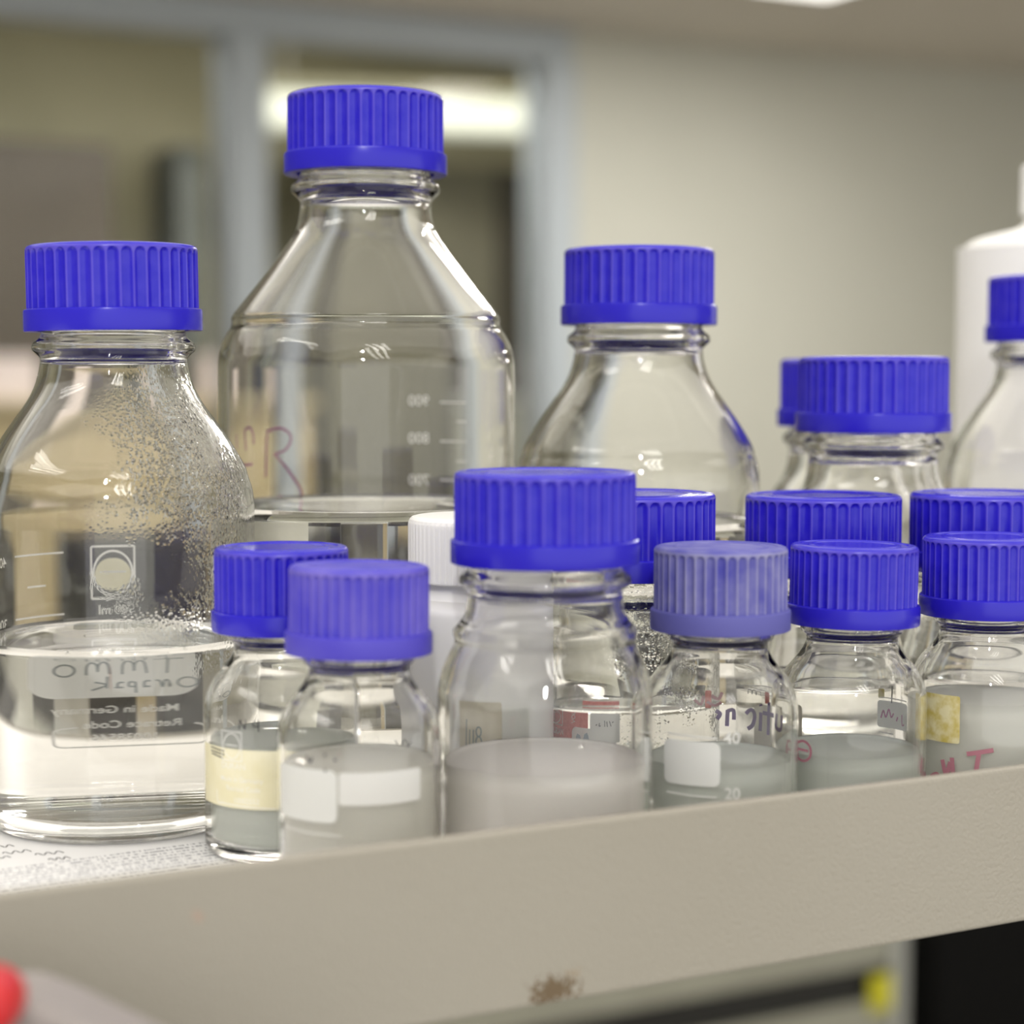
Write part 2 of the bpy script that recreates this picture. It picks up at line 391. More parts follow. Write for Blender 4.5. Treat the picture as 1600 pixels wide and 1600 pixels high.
# ---------------------------------------------------------------- the room
WALL = mottled('painted_wall', (.57, .57, .50), (.60, .60, .53), 1.5, .7)
CEILM = mottled('ceiling_paint', (.60, .56, .49), (.64, .60, .53), 1.2, .8)
FLOORM = mottled('vinyl_floor', (.36, .34, .31), (.45, .42, .38), 3, .4)
FRAME = pm('blue_grey_frame', (.47, .52, .56), .45)
struct(bevelbox('floor', -4, 9, -4, 10.2, -.1, 0, FLOORM))
struct(bevelbox('ceiling', -4, 9, -4, 6.5, CEIL, CEIL+.1, CEILM))
struct(bevelbox('wall_back', 3.70, 9, 6.5, 6.65, 0, CEIL, WALL))
struct(bevelbox('wall_back_low', -4, 3.70, 6.5, 6.65, 0, .12, WALL))
struct(bevelbox('wall_right', 9, 9.1, -4, 10.2, 0, 3.5, WALL))
struct(bevelbox('wall_left', -4.1, -4, -4, 10.2, 0, 3.5, WALL))
CORW = mottled('corridor_wall', (.38, .355, .235), (.43, .40, .27), 1.3, .75)
struct(bevelbox('wall_corridor', -4, 9, 9.9, 10.0, 0, 3.5, CORW))
struct(bevelbox('ceiling_corridor', -4, 9, 6.65, 10.2, 3.4, 3.5, CEILM))
PANE = glassm('window_glass', (.96, .97, .96), 1.12)
for n, (x0, x1) in enumerate([(.98, 2.31), (2.46, 3.57), (-.65, .83)]):
    wn = bevelbox('window_%d' % (n+1), x0, x1, 6.56, 6.566, .17, 2.70, PANE); struct(wn)
struct(bevelbox('trim_1', -4, 3.70, 6.46, 6.62, 2.70, CEIL-.002, FRAME, None, .01))
for n, (x0, x1) in enumerate([(.83, .98), (2.31, 2.46), (3.57, 3.715), (-.8, -.65)]):
    struct(bevelbox('trim_%d' % (n+2), x0, x1, 6.45, 6.63, .12, 2.70, FRAME, None, .01))
struct(bevelbox('trim_6', -4, 3.70, 6.43, 6.63, .12, .17, FRAME, None, .01))
# ceiling light by the back wall
LM = bpy.data.materials.new('lamp_diffuser'); LM.use_nodes = True
LM.node_tree.nodes['Principled BSDF'].inputs['Emission Color'].default_value = (1, .97, .9, 1)
LM.node_tree.nodes['Principled BSDF'].inputs['Emission Strength'].default_value = 1.6
WMET = pm('white_metal', (.7, .7, .68), .4)
cl = empty('ceiling_light', (3.93, 4.7, CEIL-.001), 'white fluorescent panel on the ceiling near the grey back wall', 'ceiling light')
bevelbox('light_frame', -.19, .19, -.74, .74, -.022, 0, WMET, cl, .004)
bevelbox('diffuser', -.16, .16, -.70, .70, -.026, -.0225, LM, cl, .001)
# corridor behind the window
CL = bpy.data.materials.new('corridor_lamp'); CL.use_nodes = True
b = CL.node_tree.nodes['Principled BSDF']; b.inputs['Base Color'].default_value = (.6, .6, .5, 1)
b.inputs['Emission Color'].default_value = (.97, 1, .86, 1); b.inputs['Emission Strength'].default_value = .34
f = empty('corridor_lamp', (4.05, 8.7, 2.79), 'pale glowing strip lamp seen through the right window pane', 'lamp', None, math.radians(-14))
bevelbox('tube_cover', -.93, .93, -.12, .12, -.085, .085, CL, f, .03)
bevelbox('lamp_back', -.93, .93, -.16, .16, .086, .13, pm('olive_metal', (.33, .31, .2), .5), f, .005)
for k in (-.6, .6): bevelbox('hanger', k-.004, k+.004, -.004, .004, .13, .609, WMET, f)
def cabinet(x0, x1, y, z1, col, label, name='corridor_cabinet', cat='cabinet', z0=0):
    t = empty(name, ((x0+x1)/2, y, z0), label, cat); h = (x1-x0)/2
    m = mottled('finish', col, tuple(c*1.12 for c in col), 4, .5)
    bevelbox('body', -h, h, .02, .42, 0, z1-z0, m, t, .006)
    bevelbox('door', -h+.006, h-.006, 0, .0195, .01, z1-z0-.01, m, t, .003)
    bevelbox('handle', h-.05, h-.035, -.03, -.001, (z1-z0)*.5, (z1-z0)*.5+.12, pm('handle_metal', (.3, .3, .28), .35), t, .003)
    return t
cabinet(1.3, 2.70, 9.2, 2.62, (.085, .068, .05), 'dark brown tall cabinet beyond the left window pane')
cabinet(3.02, 3.17, 9.2, 2.64, (.11, .12, .11), 'narrow dark grey column cabinet beyond the left window pane')
cabinet(3.75, 4.80, 9.2, 2.62, (.16, .15, .105), 'grey olive cabinet beyond the window behind the tallest bottle')
cabinet(4.805, 5.45, 9.2, 2.62, (.055, .048, .034), 'very dark cabinet beyond the window beside the right window post')
ct = empty('corridor_counter', (2.35, 8.75, 0), 'tan counter beyond the window, behind the bottles', 'counter')
bevelbox('counter_body', -1.0, 1.0, -.2, .2, 0, 1.36, mottled('tan_laminate', (.45, .36, .2), (.5, .4, .24), 3, .5), ct, .004)
bevelbox('counter_top', -1.05, 1.05, -.25, .22, 1.361, 1.40, mottled('tan_top', (.48, .4, .24), (.52, .44, .28), 3, .4), ct, .004)
PK = pm('pinkish_carton', (.72, .62, .60), .6)
def carton(x, y, w_, h_, label):
    t = empty('carton', (x, y, 1.401), label, 'box', 'cartons on the counter beyond the window')
    bevelbox('box_body', -w_/2, w_/2, -.08, .08, 0, h_, PK, t, .004)
    bevelbox('lid', -w_/2-.004, w_/2+.004, -.085, .085, h_+.0005, h_+.035, PK, t, .006)
carton(2.03, 8.7, .3, .16, 'pale pinkish carton beyond the window, behind the left blue-capped bottle')
carton(3.08, 8.7, .24, .17, 'pale pinkish carton seen through the window just left of the tallest bottle')
pd = empty('pedestal_cabinet', (4.86, 8.7, 0), 'pale pedestal cabinet beyond the window under the right-hand carton', 'cabinet')
bevelbox('pedestal_body', -.2, .2, -.15, .2, 0, 1.37, mottled('pale_laminate', (.42, .42, .36), (.47, .47, .40), 3, .5), pd, .004)
bevelbox('pedestal_top', -.22, .22, -.19, .21, 1.371, 1.40, WMET, pd, .004)
carton(4.86, 8.7, .28, .18, 'pale pinkish carton beyond the window, just right of the tallest bottle')

# ---------------------------------------------------------------- under and around the shelf
LIPM = mottled('beige_powder_coat', (.335, .312, .262), (.352, .329, .279), 8, .42)
bump(LIPM, 850, .45, .0007, 2)
bb = LIPM.node_tree.nodes['Principled BSDF']
def blotch(m, cx, cz, rx, rz, col, scale, thr, amount):
    """a dried stain with a ragged outline at one place on the lip"""
    src = bb.inputs['Base Color'].links[0].from_socket
    t = nd(m, 'ShaderNodeTexCoord'); s = nd(m, 'ShaderNodeVectorMath', operation='SUBTRACT'); s.inputs[1].default_value = (cx, 0, cz)
    d = nd(m, 'ShaderNodeVectorMath', operation='MULTIPLY'); d.inputs[1].default_value = (1/rx, 0, 1/rz)
    L = nd(m, 'ShaderNodeVectorMath', operation='LENGTH'); n = nd(m, 'ShaderNodeTexNoise'); n.inputs['Scale'].default_value = scale; n.inputs['Detail'].default_value = 6
    lk(m, t.outputs['Object'], s.inputs[0]); lk(m, s.outputs[0], d.inputs[0]); lk(m, d.outputs[0], L.inputs[0]); lk(m, t.outputs['Object'], n.inputs['Vector'])
    a = nd(m, 'ShaderNodeMath', operation='MULTIPLY_ADD'); a.inputs[1].default_value = -.35; lk(m, L.outputs['Value'], a.inputs[0]); lk(m, n.outputs['Fac'], a.inputs[2])
    r = nd(m, 'ShaderNodeMapRange'); r.inputs[1].default_value = thr; r.inputs[2].default_value = thr+.05; r.inputs[4].default_value = amount; lk(m, a.outputs[0], r.inputs[0])
    mx = nd(m, 'ShaderNodeMix', data_type='RGBA'); mx.inputs[7].default_value = (*col, 1)
    lk(m, r.outputs[0], mx.inputs[0]); lk(m, src, mx.inputs[6]); lk(m, mx.outputs[2], bb.inputs['Base Color'])
blotch(LIPM, .2366, 1.3418, .0085, .0044, (.12, .075, .03), 900, .22, .9)
blotch(LIPM, .2425, 1.3455, .004, .003, (.30, .22, .13), 1100, .34, .5)
blotch(LIPM, .1419, 1.3738, .002, .002, (.5, .3, .22), 600, .22, .4)
sh = empty('shelf', (0, 0, 0), 'beige metal bench shelf with a raised front lip carrying the bottles', 'shelf')
DECK = mottled('white_shelf_top', (.88, .86, .82), (.90, .88, .84), 12, .4)
bevelbox('deck', -.9, 1.5, .4262, .74, SHELF-.018, SHELF, DECK, sh, .001)
bevelbox('front_lip', -.9, 1.5, .4225, .4260, 1.3382, SHELF+.025, LIPM, sh, .0012, 3)
bevelbox('back_edge', -.9, 1.5, .7402, .7432, 1.3382, SHELF+.001, LIPM, sh, .0012, 3)
for k in (-.85, 1.45): bevelbox('upright', k-.02, k+.02, .60, .64, .902, SHELF-.019, WMET, sh, .002)
bn = empty('work_bench', (0, 0, 0), 'grey laboratory bench under the shelf', 'bench')
bevelbox('worktop', -1.2, 1.8, .12, .98, .87, .90, pm('grey_worktop', (.5, .5, .48), .4), bn, .004)
bevelbox('bench_base', -1.15, 1.75, .2, .95, 0, .869, WMET, bn, .004)
# sheet of printed paper lying on the shelf
PAP = pm('printed_paper', (.86, .86, .86), .6); m = PAP
t = nd(m, 'ShaderNodeTexCoord'); mp = nd(m, 'ShaderNodeMapping'); mp.inputs['Rotation'].default_value = (0, 0, -.06); lk(m, t.outputs['Object'], mp.inputs[0])
sx = nd(m, 'ShaderNodeSeparateXYZ'); lk(m, mp.outputs[0], sx.inputs[0])
def mth(op, a, b_=None, c_=None):
    n = nd(m, 'ShaderNodeMath', operation=op)
    for i, q in enumerate((a, b_, c_)):
        if q is None: continue
        if isinstance(q, (int, float)): n.inputs[i].default_value = q
        else: lk(m, q, n.inputs[i])
    return n.outputs[0]
row = mth('MULTIPLY', sx.outputs[1], 1/.0031); fr = mth('FRACT', row); fl = mth('FLOOR', row)
cx = nd(m, 'ShaderNodeCombineXYZ'); lk(m, mth('MULTIPLY', sx.outputs[0], 1500), cx.inputs[0]); lk(m, mth('MULTIPLY', fl, 7.3), cx.inputs[1])
nz = nd(m, 'ShaderNodeTexNoise'); nz.inputs['Scale'].default_value = 1.0; nz.inputs['Detail'].default_value = 2; lk(m, cx.outputs[0], nz.inputs['Vector'])
ink = mth('MULTIPLY', mth('GREATER_THAN', nz.outputs['Fac'], .5), mth('LESS_THAN', fr, .42))
ink = mth('MULTIPLY', ink, mth('MULTIPLY', mth('LESS_THAN', sx.outputs[0], .118), mth('GREATER_THAN', sx.outputs[0], -.06)))
ink = mth('MULTIPLY', ink, mth('LESS_THAN', sx.outputs[1], .043))
mx = nd(m, 'ShaderNodeMix', data_type='RGBA'); mx.inputs[6].default_value = (.86, .86, .86, 1); mx.inputs[7].default_value = (.30, .30, .33, 1)
lk(m, ink, mx.inputs[0]); lk(m, mx.outputs[2], m.node_tree.nodes['Principled BSDF'].inputs['Base Color'])
pp = empty('paper_sheet', (.07, .495, SHELF+.0001), 'white sheet of printed paper on the shelf under the left bottle', 'paper')
bevelbox('sheet', -.13, .135, -.065, .145, 0, .0002, PAP, pp)
hw = []
def sq(x, y, l, h):   # small squiggle of handwriting on the sheet
    return [(x+i*l/8, y+h*math.sin(i*2.1)) for i in range(9)]
vs, fs = [], []
for ln in (sq(.056, .071, .007, .0016), sq(.058, .0625, .008, .0018), sq(.052, .058, .007, .0013), sq(.066, .0565, .008, .0017), sq(.068, .049, .006, .0016)):
    P = smoothpath(ln, 4); b0 = len(vs)
    for i, (x, y) in enumerate(P):
        a, c_ = P[max(0, i-1)], P[min(len(P)-1, i+1)]; dx, dy = c_[0]-a[0], c_[1]-a[1]; L = math.hypot(dx, dy) or 1
        for s_ in (1, -1): vs.append((x-dy/L*.00022*s_, y+dx/L*.00022*s_, .00028))
    for i in range(len(P)-1): fs.append((b0+2*i, b0+2*i+1, b0+2*i+3, b0+2*i+2))
obj('handwriting', vs, fs, BLKM, pp)

# dark low cabinets in the middle of the room, seen bent through the water of the big bottles
for x0, x1, y, z1, lab in ((.1, .75, 3.9, 1.14, 'low dark cabinet in mid room, refracted through water in the left bottle'), (1.15, 1.65, 4.3, 1.10, 'low dark cabinet in mid room, left of the mullion and behind bottles'), (2.5, 2.8, 4.4, 1.1, 'narrow low dark cabinet in mid room, right of the mullion behind bottles')):
    cabinet(x0, x1, y, z1, (.02, .018, .016), lab, 'low_cabinet')
# cabinets seen under the shelf on the right
gc = empty('drawer_unit', (1.45, 2.5, 0), 'grey green drawer unit seen under the shelf at lower right', 'drawer unit')
GG = mottled('grey_green_laminate', (.33, .33, .27), (.37, .37, .30), 3, .45)
bevelbox('drawer_body', -.95, .635, .03, .5, 0, .9, GG, gc, .004)
bevelbox('drawer_front', -.94, .60, 0, .029, .515, .89, GG, gc, .004)
bevelbox('drawer_front', -.94, .60, 0, .029, .10, .455, GG, gc, .004)
bevelbox('handle_recess', -.94, .60, .01, .0295, .457, .513, pm('black_recess', (.012, .012, .01), .6), gc, .002)
bevelbox('side_strip', .603, .635, -.004, .029, .02, .89, pm('pale_grey_edge', (.42, .43, .40), .4), gc, .003)
ys = bevelbox('yellow_tag', .555, .60, -.006, -.001, .44, .50, pm('yellow_sticker', (.62, .58, .02), .5), gc, .001)
bc = empty('storage_cupboard', (2.55, 2.45, 0), 'black cupboard under the shelf at the lower right corner', 'cupboard')
BK = pm('black_laminate', (.003, .003, .003), .8, Specular_IOR_Level=.15)
bevelbox('cupboard_body', -.45, .45, .03, .5, 0, .9, BK, bc, .004)
bevelbox('cupboard_door', -.44, .44, 0, .029, .02, .89, BK, bc, .004)
# foreground at lower left: off-white casing with a red knob in front of the shelf lip
cs = empty('equipment_casing', (.098, .372, .9002), 'blurred off-white equipment casing with a red knob in front of the shelf lip', 'casing', None, -YAW)
# outline in the plane facing the camera, extruded in depth
prof = [(-.05, 0), (.06, 0), (.06, .443), (.0275, .4570), (-.0015, .4715), (-.010, .4750), (-.05, .4755)]
n = len(prof); vs = [(x, y, z) for y in (0, .022) for x, z in prof]
fs = [tuple(range(n)), tuple(range(2*n-1, n-1, -1))]+[(i, i+n, (i+1) % n+n, (i+1) % n) for i in range(n)]
bm = bmesh.new(); vv = [bm.verts.new(v) for v in vs]; [bm.faces.new([vv[i] for i in f_]) for f_ in fs]
bmesh.ops.recalc_face_normals(bm, faces=bm.faces[:]); bmesh.ops.bevel(bm, geom=bm.edges[:], offset=.003, segments=3, affect='EDGES', profile=.5)
me = bpy.data.meshes.new('casing_shell'); bm.to_mesh(me); bm.free(); me.materials.append(CASE)
o = bpy.data.objects.new('casing_shell', me); C.objects.link(o); o.parent = cs
vs, fs = lathe(smoothpath([(0, 0), (5.2, 0), (6.2, 1), (6.4, 4), (6.2, 9), (5.2, 11.5), (3, 12.6), (0, 12.8)], 3), 48)
kn = obj('knob', vs, fs, RED, cs, True); kn.rotation_euler = (PI/2, 0, 0); kn.location = (-.0142, -.0005, .4768)

# ---------------------------------------------------------------- bottles, left to right
# 500 ml, left
t, p = bottle(500, .1727, .5893, 1.0, 'half-litre bottle at far left, dewy inside, water in it and mirrored writing on its back', 57.5, WATER, glass=DEW, tilt=math.radians(-.7), spin=.4)
p.text('printed_text', WPRINT, '500 ml', -.5, 60.6, 4.5, True, sx=1.0)
p.patch('label_patch', WPATCH, -15.0, 13.5, 34.3, 51.5, True, 4.5, label='white writing patch')
p.strokes('handwriting', GREYM, [[(11.2, 46.6), (6.0, 46.6)], [(8.6, 46.5), (8.4, 41.8)],
    [(4.9, 42), (4.5, 45.3), (3.6, 46.2), (2.8, 45), (2.7, 42.8), (2.5, 45.3), (1.4, 46.1), (.7, 44.8), (.6, 41.8)][::1],
    [(-1.6, 42), (-1.9, 45), (-2.8, 46), (-3.6, 44.8), (-3.7, 42.8), (-3.9, 45), (-4.9, 45.8), (-5.6, 44.5), (-5.7, 41.8)]]
    + [p.ellipse(-9.4, 43.4, 1.7, 1.9)] + [p.ellipse(11.8, 38.6, 1.6, 1.6)]
    + [[(8.9, 37.3), (8.6, 39.3), (8.0, 39.4), (7.6, 37.3), (7.2, 39.2), (6.4, 39.6)], [(5.6, 39.4), (4.6, 39.3), (4.5, 37.8), (5.5, 37.6), (4.2, 37.5)],
       [(2.9, 39.2), (3.0, 35.6)], [(2.9, 39), (1.9, 39.2), (1.8, 37.8), (2.9, 37.7)], [(.9, 39.1), (-.1, 39), (-.2, 37.6), (.8, 37.5), (-.8, 37.5)],
       [(-2.0, 41.2), (-2.2, 37.3)], [(-4.2, 39.4), (-2.2, 38.4), (-4.8, 36.8)]], .42, True)
p.text('printed_text', WPRINT, 'Made in Germany', -.6, 30.3, 3.35, True, sx=.92)
p.text('printed_text', WPRINT, 'Retrace Code', 2.2, 25.4, 3.35, True, sx=.92)
p.text('printed_text', WPRINT, '10038546', 1.0, 21.2, 3.0, True, sx=1.0)
p.strokes('printed_frame', WPRINT, [[(-7.2, 24.8), (-10.5, 24.2), (-11.2, 22.8), (-11.2, 19.6), (-10.6, 18.6), (-9.6, 18.3)], [(-9.6, 18.3), (13.5, 18.3)], [(13.5, 18.3), (14.6, 18.8), (14.9, 20), (14.9, 23), (14.2, 24.3), (12.8, 25)]], .5, True)
p.patch('logo_fill', YLAB, -7.6, 4.6, 67.2, 78, True, 5.4, label='pale yellow oval logo filling')
p.strokes('printed_logo', WPRINT, [[(-8.8, 64.5), (-8.8, 82)], [(5.8, 64.5), (5.8, 82)], [(-8.8, 82), (5.8, 82)], [(-8.8, 64.5), (5.8, 64.5)], p.ellipse(-1.5, 73, 6.6, 7.4), [(-6, 73.4), (3, 73.4)]], .7, True)
p.strokes('printed_scale', WPRINT, [[(-34, 80.5), (-18, 80.5)], [(-34, 60), (-18, 60)], [(-34, 40.5), (-20, 40.5)], [(-30, 70), (-24, 70)], [(-30, 50), (-24, 50)], [(-30, 30), (-24, 30)]], .6, True)
for z_, s_ in ((79, '400'), (59, '300'), (39.5, '200')): p.text('printed_number', WPRINT, s_, -38.4, z_, 4.6, True)
# 1000 ml
t, p = bottle(1000, .2723, .6209, 1.03, 'tallest bottle, one litre, with a purple marker letter and white numbers down its glass', 91, WATER, tilt=math.radians(.2), spin=.1)
for z_, s_ in ((126, '900'), (112.3, '800'), (97.0, '700'), (82, '600'), (68, '500')): p.text('printed_number', WPRINT, s_, 19.5, z_, 5.4, True, sx=1.05)
p.strokes('printed_scale', WPRINT, [[(27.5, z_), (37, z_)] for z_ in (125.6, 111.5, 97.4, 83)]+[[(33.5, z_), (37, z_)] for z_ in (118.7, 104.4, 90)], .6, True)
p.strokes('handwriting', PURP, [[(-37.6, 99), (-37.4, 105), (-37.2, 111), (-36.8, 115.6)], [(-37.2, 115.4), (-32, 116.4), (-28.6, 114), (-28.8, 110.6), (-31, 108.2), (-34.6, 107)], [(-34.4, 107.4), (-30, 102), (-26, 96), (-24.6, 92.6), (-25.6, 91), (-29, 91), (-33, 92)],
    [(-45, 116), (-44.6, 109)], [(-45, 116), (-43.2, 117), (-42, 114.6), (-41.8, 111)], [(-46.6, 106), (-45.6, 104), (-42.2, 104)], [(-47.8, 115), (-47.6, 110)]], .95, True)
# small white plastic jar between the bottles
vs, fs = lathe(smoothpath([(0, .8), (17, .6), (19.5, 0), (21.6, .9), (22.4, 3), (22.5, 10), (22.5, 66), (22.0, 70), (20.4, 72.4), (19.4, 74)], 3)+[(19.4, 76), (0, 76)], 96)
j = empty('plastic_jar', (.2707, .529, SHELF+.0004), 'small white plastic jar with ribbed white lid in front of the tallest bottle', 'jar', None, -math.atan2(.2707, .529))
obj('jar_body', vs, fs, HDPE, j, True)
def ribbed(R, z0, z1, nrib, dep, parent, name, mat, seg=4):
    N = nrib*seg; vs, fs = [], []; rows = []
    for z, r, rb in ((z0, R-.2, 1), (z0+.4, R, 1), (z1-3.0, R, 1), (z1-2.0, R-.1, .6), (z1-1.0, R-.5, 0), (z1-.3, R-1.2, 0), (z1, R-2.4, 0)):
        row = []
        for i in range(N):
            a = 2*PI*i/N; q = r-(dep*rb if i % seg in (0,) else 0); row.append(len(vs)); vs.append((q*math.cos(a)*.001, q*math.sin(a)*.001, z*.001))
        rows.append(row)
    for a, b_ in zip(rows, rows[1:]):
        for i in range(N): fs.append((a[i], a[(i+1) % N], b_[(i+1) % N], b_[i]))
    fs.append(tuple(rows[-1])); fs.append(tuple(rows[0][::-1]))
    return obj(name, vs, fs, mat, parent, False)
ribbed(22.95, 76.1, 96, 70, .35, j, 'lid', HDPE2)
pj = Pr(j, 22.6)
pj.patch('paper_label', CREAM, -10.5, 5.2, 19, 43, False, .8, label='cream paper label with pencil marks')
pj.patch('paper_label', WPATCH, 5.4, 13.8, 20, 41, False, .6, label='pale lilac-white paper label')
pj.strokes('handwriting', GREYM, [[(-7.4, 28), (-7.2, 36)], [(-6, 28.5), (-5.9, 33)], [(-4.6, 28.5), (-4.5, 33)], pj.ellipse(-2.6, 29.4, 1.0, 1.5), pj.ellipse(-2.6, 32.4, .9, 1.4)], .5, lift=.1)
# 50 ml with yellow label, behind
t, p = bottle(50, .2033, .5262, 1.0, 'small bottle with pale yellow label, overlapped by the scuffed-capped one at left front', 33, WGREEN, spin=.2)
p.patch('yellow_label', YLAB, -22.4, 12, 16.2, 33.2, False, .6, label='pale yellow paper label')
p.strokes('printed_logo', WPRINT, [[(-17.2, 29.8), (-17.2, 38.2)], [(-11.6, 29.8), (-11.6, 38.2)], [(-17.2, 38.2), (-11.6, 38.2)], [(-17.2, 29.8), (-11.6, 29.8)], p.ellipse(-14.4, 34, 2.3, 3.6), [(-16, 34.2), (-12.8, 34.2)]], .32)
p.text('printed_text', WPRINT, 'DURAN', -14.2, 28.2, 2.5)
p.text('printed_text', WPRINT, 'Made in Germany', -12.2, 24.4, 2.0)
p.text('printed_text', WPRINT, 'Retrace Code', -11.6, 21.8, 2.0)
p.text('printed_text', WPRINT, '10002552', -10.6, 18.4, 2.1)
p.strokes('printed_frame', WPRINT, [[(-18.8, 20.6), (-18.6, 17.2), (-17.4, 17.2)], [(-17.4, 17.2), (-2, 16.6)]], .35)
p.strokes('handwriting', BLKM, [[(-12.2, 39), (-12, 42)], [(-12, 41.6), (-10.6, 39.2)], [(-10.6, 39.2), (-10.4, 42)], [(-8, 41.8), (-8.2, 40.2), (-6.6, 40.2)], [(-6.8, 42), (-6.8, 38.8)], [(-20.4, 32.6), (-16.6, 32.2)], [(-20.4, 31.6), (-16.6, 31.2)], [(-20.2, 30.8), (-17, 30.2)]], .35)
# 50 ml scuffed cap, front left
t, p = bottle(50, .208, .4806, .98, 'front left small bottle with a scuffed dusty cap and a blank white patch', 34, MILD, capm=FADED2, caplabel='scuffed pale blue cap', spin=.7, tilt=math.radians(.8))
p.patch('label_patch', WPATCH, -21.6, -6, 21.5, 36, False, 2.2, label='blank white patch')
p.patch('label_patch', WPRINT, -5.6, 16.5, 26.5, 35.5, False, 1.0, label='white band')
p.strokes('printed_line', WPRINT, [[(-20, 18.6), (-5, 18.2)]], .4)
p.strokes('handwriting', BLKM, [[(-14.2, 39.5), (-13.2, 37.8), (-12.6, 39.2)], [(-9.2, 40.5), (-9.1, 39.8)], [(-6.8, 38.9), (-6, 38.9)], [(-9.2, 36.2), (-9.1, 35.6)]], .6)
p.strokes('handwriting', BLKM, [[(11, 36), (12.5, 34), (14, 36.5), (16, 33)], [(13, 33), (16, 36)]], .3, True)
# 150 ml, front middle
t, p = bottle(150, .2611, .4713, .97, 'large-mouthed bottle at front centre with clean blue cap and whitened liquid', 31.5, WHITELIQ, capm=BLUE, spin=.3)
p.text('printed_text', WPRINT, '150', -9.5, 69.5, 2.6)
# 500 ml, behind right of centre
t, p = bottle(500, .3691, .5963, 1.03, 'half-litre bottle behind, standing alone against the bright wall, right of the tallest', 84, WATER, tilt=math.radians(.3), spin=.9)
for z_ in (80.5, 60, 40.5): p.strokes('printed_scale', WPRINT, [[(-34, z_), (-20, z_)]], .6, True)
# 100 ml with red label
t, p = bottle(100, .322, .5231, 1.0, 'red-labelled bottle behind the front centre one, dewy on the shoulder', 36.5, WATER, glass=DEW2, capm=BLUE, spin=.5)
p.patch('red_label', REDP, -27, -12.5, 21.5, 35.5, False, .4, label='red printed label')
p.patch('red_band', REDP, -14.5, -1.2, 39.2, 41.4, False, .1, label='red printed band')
p.patch('red_band', REDP, -14.5, -1.2, 37.6, 38.2, False, .1, label='thin red printed line')
p.patch('label_patch', WPATCH, -11.8, -.6, 26.5, 35.4, False, .8, label='upper white patch')
p.patch('label_patch', WPATCH, -18, -2.2, 19.8, 30.2, False, 2.0, lift=.06, label='lower white patch with blurred blue marks')
p.strokes('printed_logo', WPRINT, [p.ellipse(-23.9, 32.6, 2.0, 2.6), [(-24.1, 34.6), (-24.1, 30.6)], [(-25.4, 34.2), (-22.6, 34.2)], [(-21.2, 29.8), (-21.2, 35.4)], [(-26, 29.8), (-21.2, 29.8)]], .32)
p.text('printed_text', WPRINT, 'DURAN', -23.2, 27.6, 2.7, sx=.8)
p.text('printed_text', WPRINT, '100 ml', -23.2, 23.6, 2.9, sx=.75)
p.text('printed_text', WPRINT, 'VOL', -17.4, 33.2, 2.2, rot=PI/2)
p.strokes('handwriting', BLUEM, [[(-16.6, 22), (-15.8, 27.8), (-14.4, 24), (-13, 28.4), (-12.2, 22.4)], [(-10.6, 24.6), (-9.8, 25.6), (-9.2, 24.4), (-9.8, 22.2)], [(-7.8, 22), (-7.2, 25.6), (-6.2, 22)], [(-4.6, 22), (-3.8, 25.8), (-3, 22)]], 1.1, lift=.12)
p.strokes('handwriting', BLKM, [[(-9.8, 31.4), (-9.3, 31.7)], [(-8.4, 32.2), (-8.6, 31.3), (-8, 31.4)], [(-6.6, 33), (-6.5, 31.2)], [(-5.8, 32.8), (-5.6, 31.2)], [(-4.8, 33), (-4.2, 31.4)], [(-3.8, 32.6), (-3.2, 32.8)]], .28, lift=.1)
# 50 ml with faded cap
t, p = bottle(50, .3175, .4667, 1.0, 'small bottle with the greyish faded cap and violet mirrored writing, right of front centre', 26.5, WGREEN, capm=FADED, caplabel='greyish faded blue cap', spin=.25)
p.patch('label_patch', WPATCH, -15.6, .3, 22.6, 35.4, False, 2.0, label='blank white patch')
p.strokes('printed_line', WPRINT, [[(-14.8, 37), (-.6, 36.6)], [(-14.8, 20), (-.6, 19.6)]], .45)
p.text('printed_number', WPRINT, '40', 3.6, 36.6, 4.6); p.text('printed_number', WPRINT, '20', 3.8, 20.6, 4.6)
p.strokes('handwriting', PURP2, [[(8.4, 36), (10, 37.6), (11.2, 36), (10.6, 33), (9, 31.6)], [(13.2, 37), (13.0, 31.4)], [(13.0, 39.8), (13.2, 39.2)], [(15.8, 41), (15.6, 30.6)], [(13.8, 37), (17.4, 36.8)], [(18.4, 37.6), (18.2, 33.6), (19.8, 33.4), (20, 37.6)],
    [(2.6, 37), (2.4, 32)], [(2.6, 36.6), (4.4, 37), (4.6, 34)], [(-1.2, 36.6), (.2, 35.6), (-.8, 34)]], 1.3, True)
p.strokes('handwriting', BLKM, [[(9, 43), (9.2, 44.4), (10.2, 44.2), (10.3, 43), (10.6, 44.4), (11.4, 44.2), (11.6, 43), (12, 44.2), (13, 44), (13.1, 42.8)]], .25, True)
p.patch('red_mark', REDP, -4.6, -2.6, 37.5, 43.6, True, .5, label='worn red print'); p.patch('red_mark', REDP, 14.4, 15.8, 40.4, 44.4, True, .3, label='worn red print')
p.strokes('red_mark', PINKM, [[(-2.6, 42), (-.4, 41), (.8, 43)], [(-8, 41), (-6, 39), (-5, 42)], [(-4, 40), (-1.4, 38.6), (.6, 40)]], 1.0, True, label='faded red smear')
# 100 ml behind, right
t, p = bottle(100, .3913, .515, .98, 'blue-capped bottle behind and between the two smallest ones right of centre', 40, WATER, spin=.8)
p.patch('label_patch', CREAM, -20, -8, 18, 34, False, 1.5)
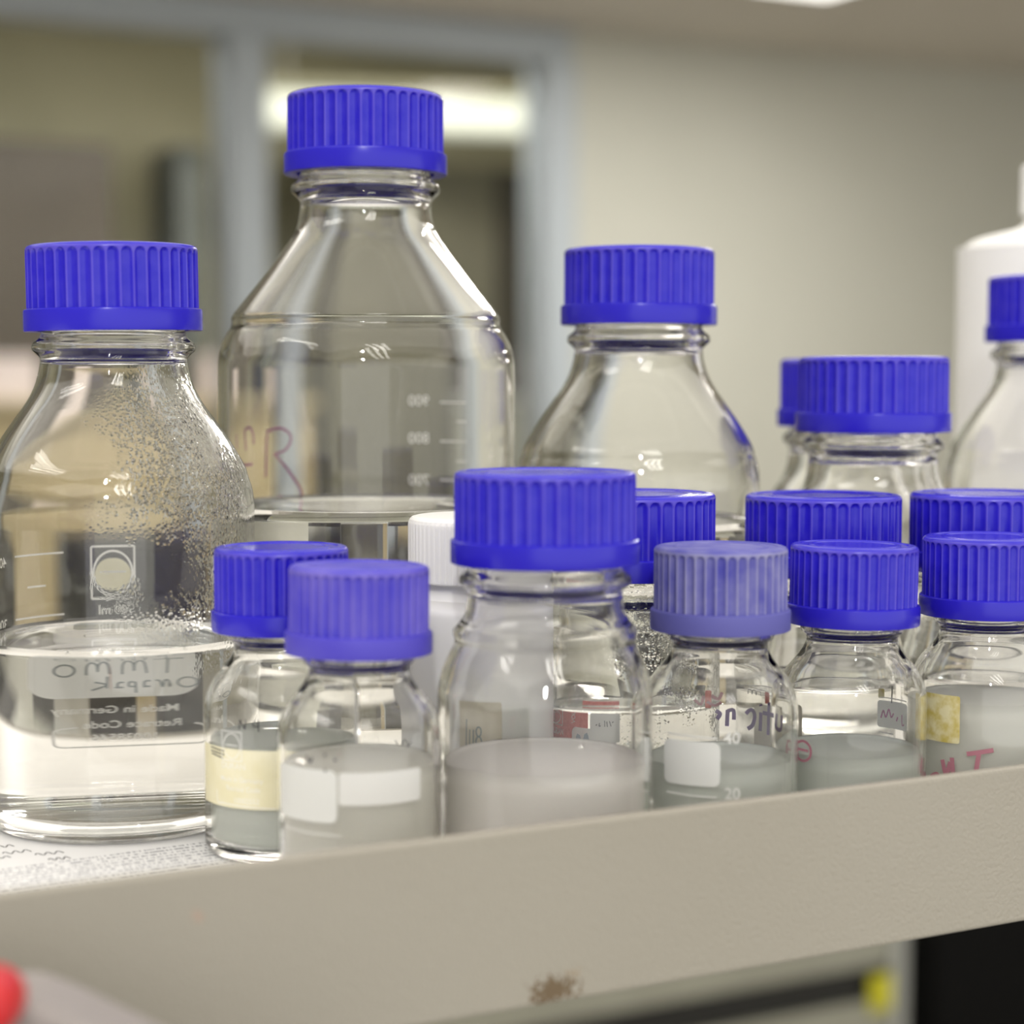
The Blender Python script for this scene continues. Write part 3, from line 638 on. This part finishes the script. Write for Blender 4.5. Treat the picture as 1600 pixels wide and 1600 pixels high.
# 50 ml right
t, p = bottle(50, .3651, .4653, .985, 'small clear-glass bottle with glossy cap right of the faded-capped one, pink marker blot', 25.5, WGREEN, spin=.55, tilt=math.radians(.9))
p.strokes('handwriting', PINKM, [p.ellipse(-14.2, 27.8, 2.4, 3.0), [(-16, 31), (-15.8, 25)], [(-15.8, 28.2), (-12.6, 28)]], .8, False, label='pink marker blot')
p.patch('label_patch', WPATCH, 8.6, 18.6, 29, 37.6, True, 1.0, label='small white patch on the back')
p.strokes('printed_line', WPRINT, [[(9, 38.8), (18.4, 38.4)], [(9, 27.4), (14, 27.2)]], .4, True)
p.strokes('handwriting', PURP, [[(9.8, 32), (10.6, 34.4), (11.4, 32.4), (12.4, 35), (13.2, 32.6), (14, 34)], [(16.8, 34), (16.9, 30.8), (17.6, 31)], [(15.4, 33), (15, 31.6)]], .55, True)
p.patch('yellow_mark', STAINY, 8.8, 10.8, 38.4, 42.2, True, .4, label='yellow smear')
p.strokes('printed_line', BLKM, [[(13.4, 43.4), (13.3, 37)]], .5, True)
# 100 ml behind, far right
t, p = bottle(100, .4458, .4962, .98, 'blue-capped bottle at the right edge standing behind the yellow-stained one', 40, WATER, spin=.15)
# 50 ml far right
t, p = bottle(50, .4112, .4577, 1.0, 'small yellow-stained bottle at the right edge, front row, with red smudged letters', 38.5, HAZE, spin=.35)
p.patch('stained_label', STAINY, -18.2, -7.0, 27.4, 42.0, False, .8, label='yellow-stained label')
p.strokes('handwriting', PINKM, [[(-4.8, 24.6), (3, 26.2)], [(-1.2, 25), (-2.2, 18)], [(-9.2, 23), (-8.6, 17)], [(-12, 22), (-10.8, 17.6), (-9.6, 21.6)], [(-15.4, 16), (-13.6, 17.2), (-12.4, 15.4)]], 1.4, False, label='smudged red letters')
# 250 ml pair behind
bottle(250, .4486, .5612, 1.03, 'nearer of two overlapping medium bottles behind on the right', 60, WATER, spin=.45)
bottle(250, .4905, .6305, 1.03, 'hindmost blue cap, mostly hidden behind another medium bottle on the right', 60, WATER, spin=.15)
# 500 ml at the right frame edge
bottle(500, .5621, .588, 1.0, 'conical-shouldered bottle cut by the right frame edge in front of the white jug', 60, WATER, spin=.6)
# white plastic bottle at the back right
N = empty('plastic_bottle', (.6483, .6793, SHELF+.0004), 'opaque white plastic bottle at the back right, cut by the frame edge', 'bottle', None, -.76)
vs, fs = lathe(smoothpath([(0, 2), (34, 1.5), (39, 0), (43, 2), (44.3, 8), (44.3, 20), (44.3, 185), (44.0, 193), (41.6, 199.4), (36, 203), (28, 205.2), (20, 207), (15.4, 209), (13.2, 212), (12.8, 216)], 4)+[(12.8, 222), (0, 222)], 96)
obj('bottle_body', vs, fs, HDPE, N, True)
ribbed(15.6, 214.5, 238, 36, .3, N, 'lid', HDPE2)
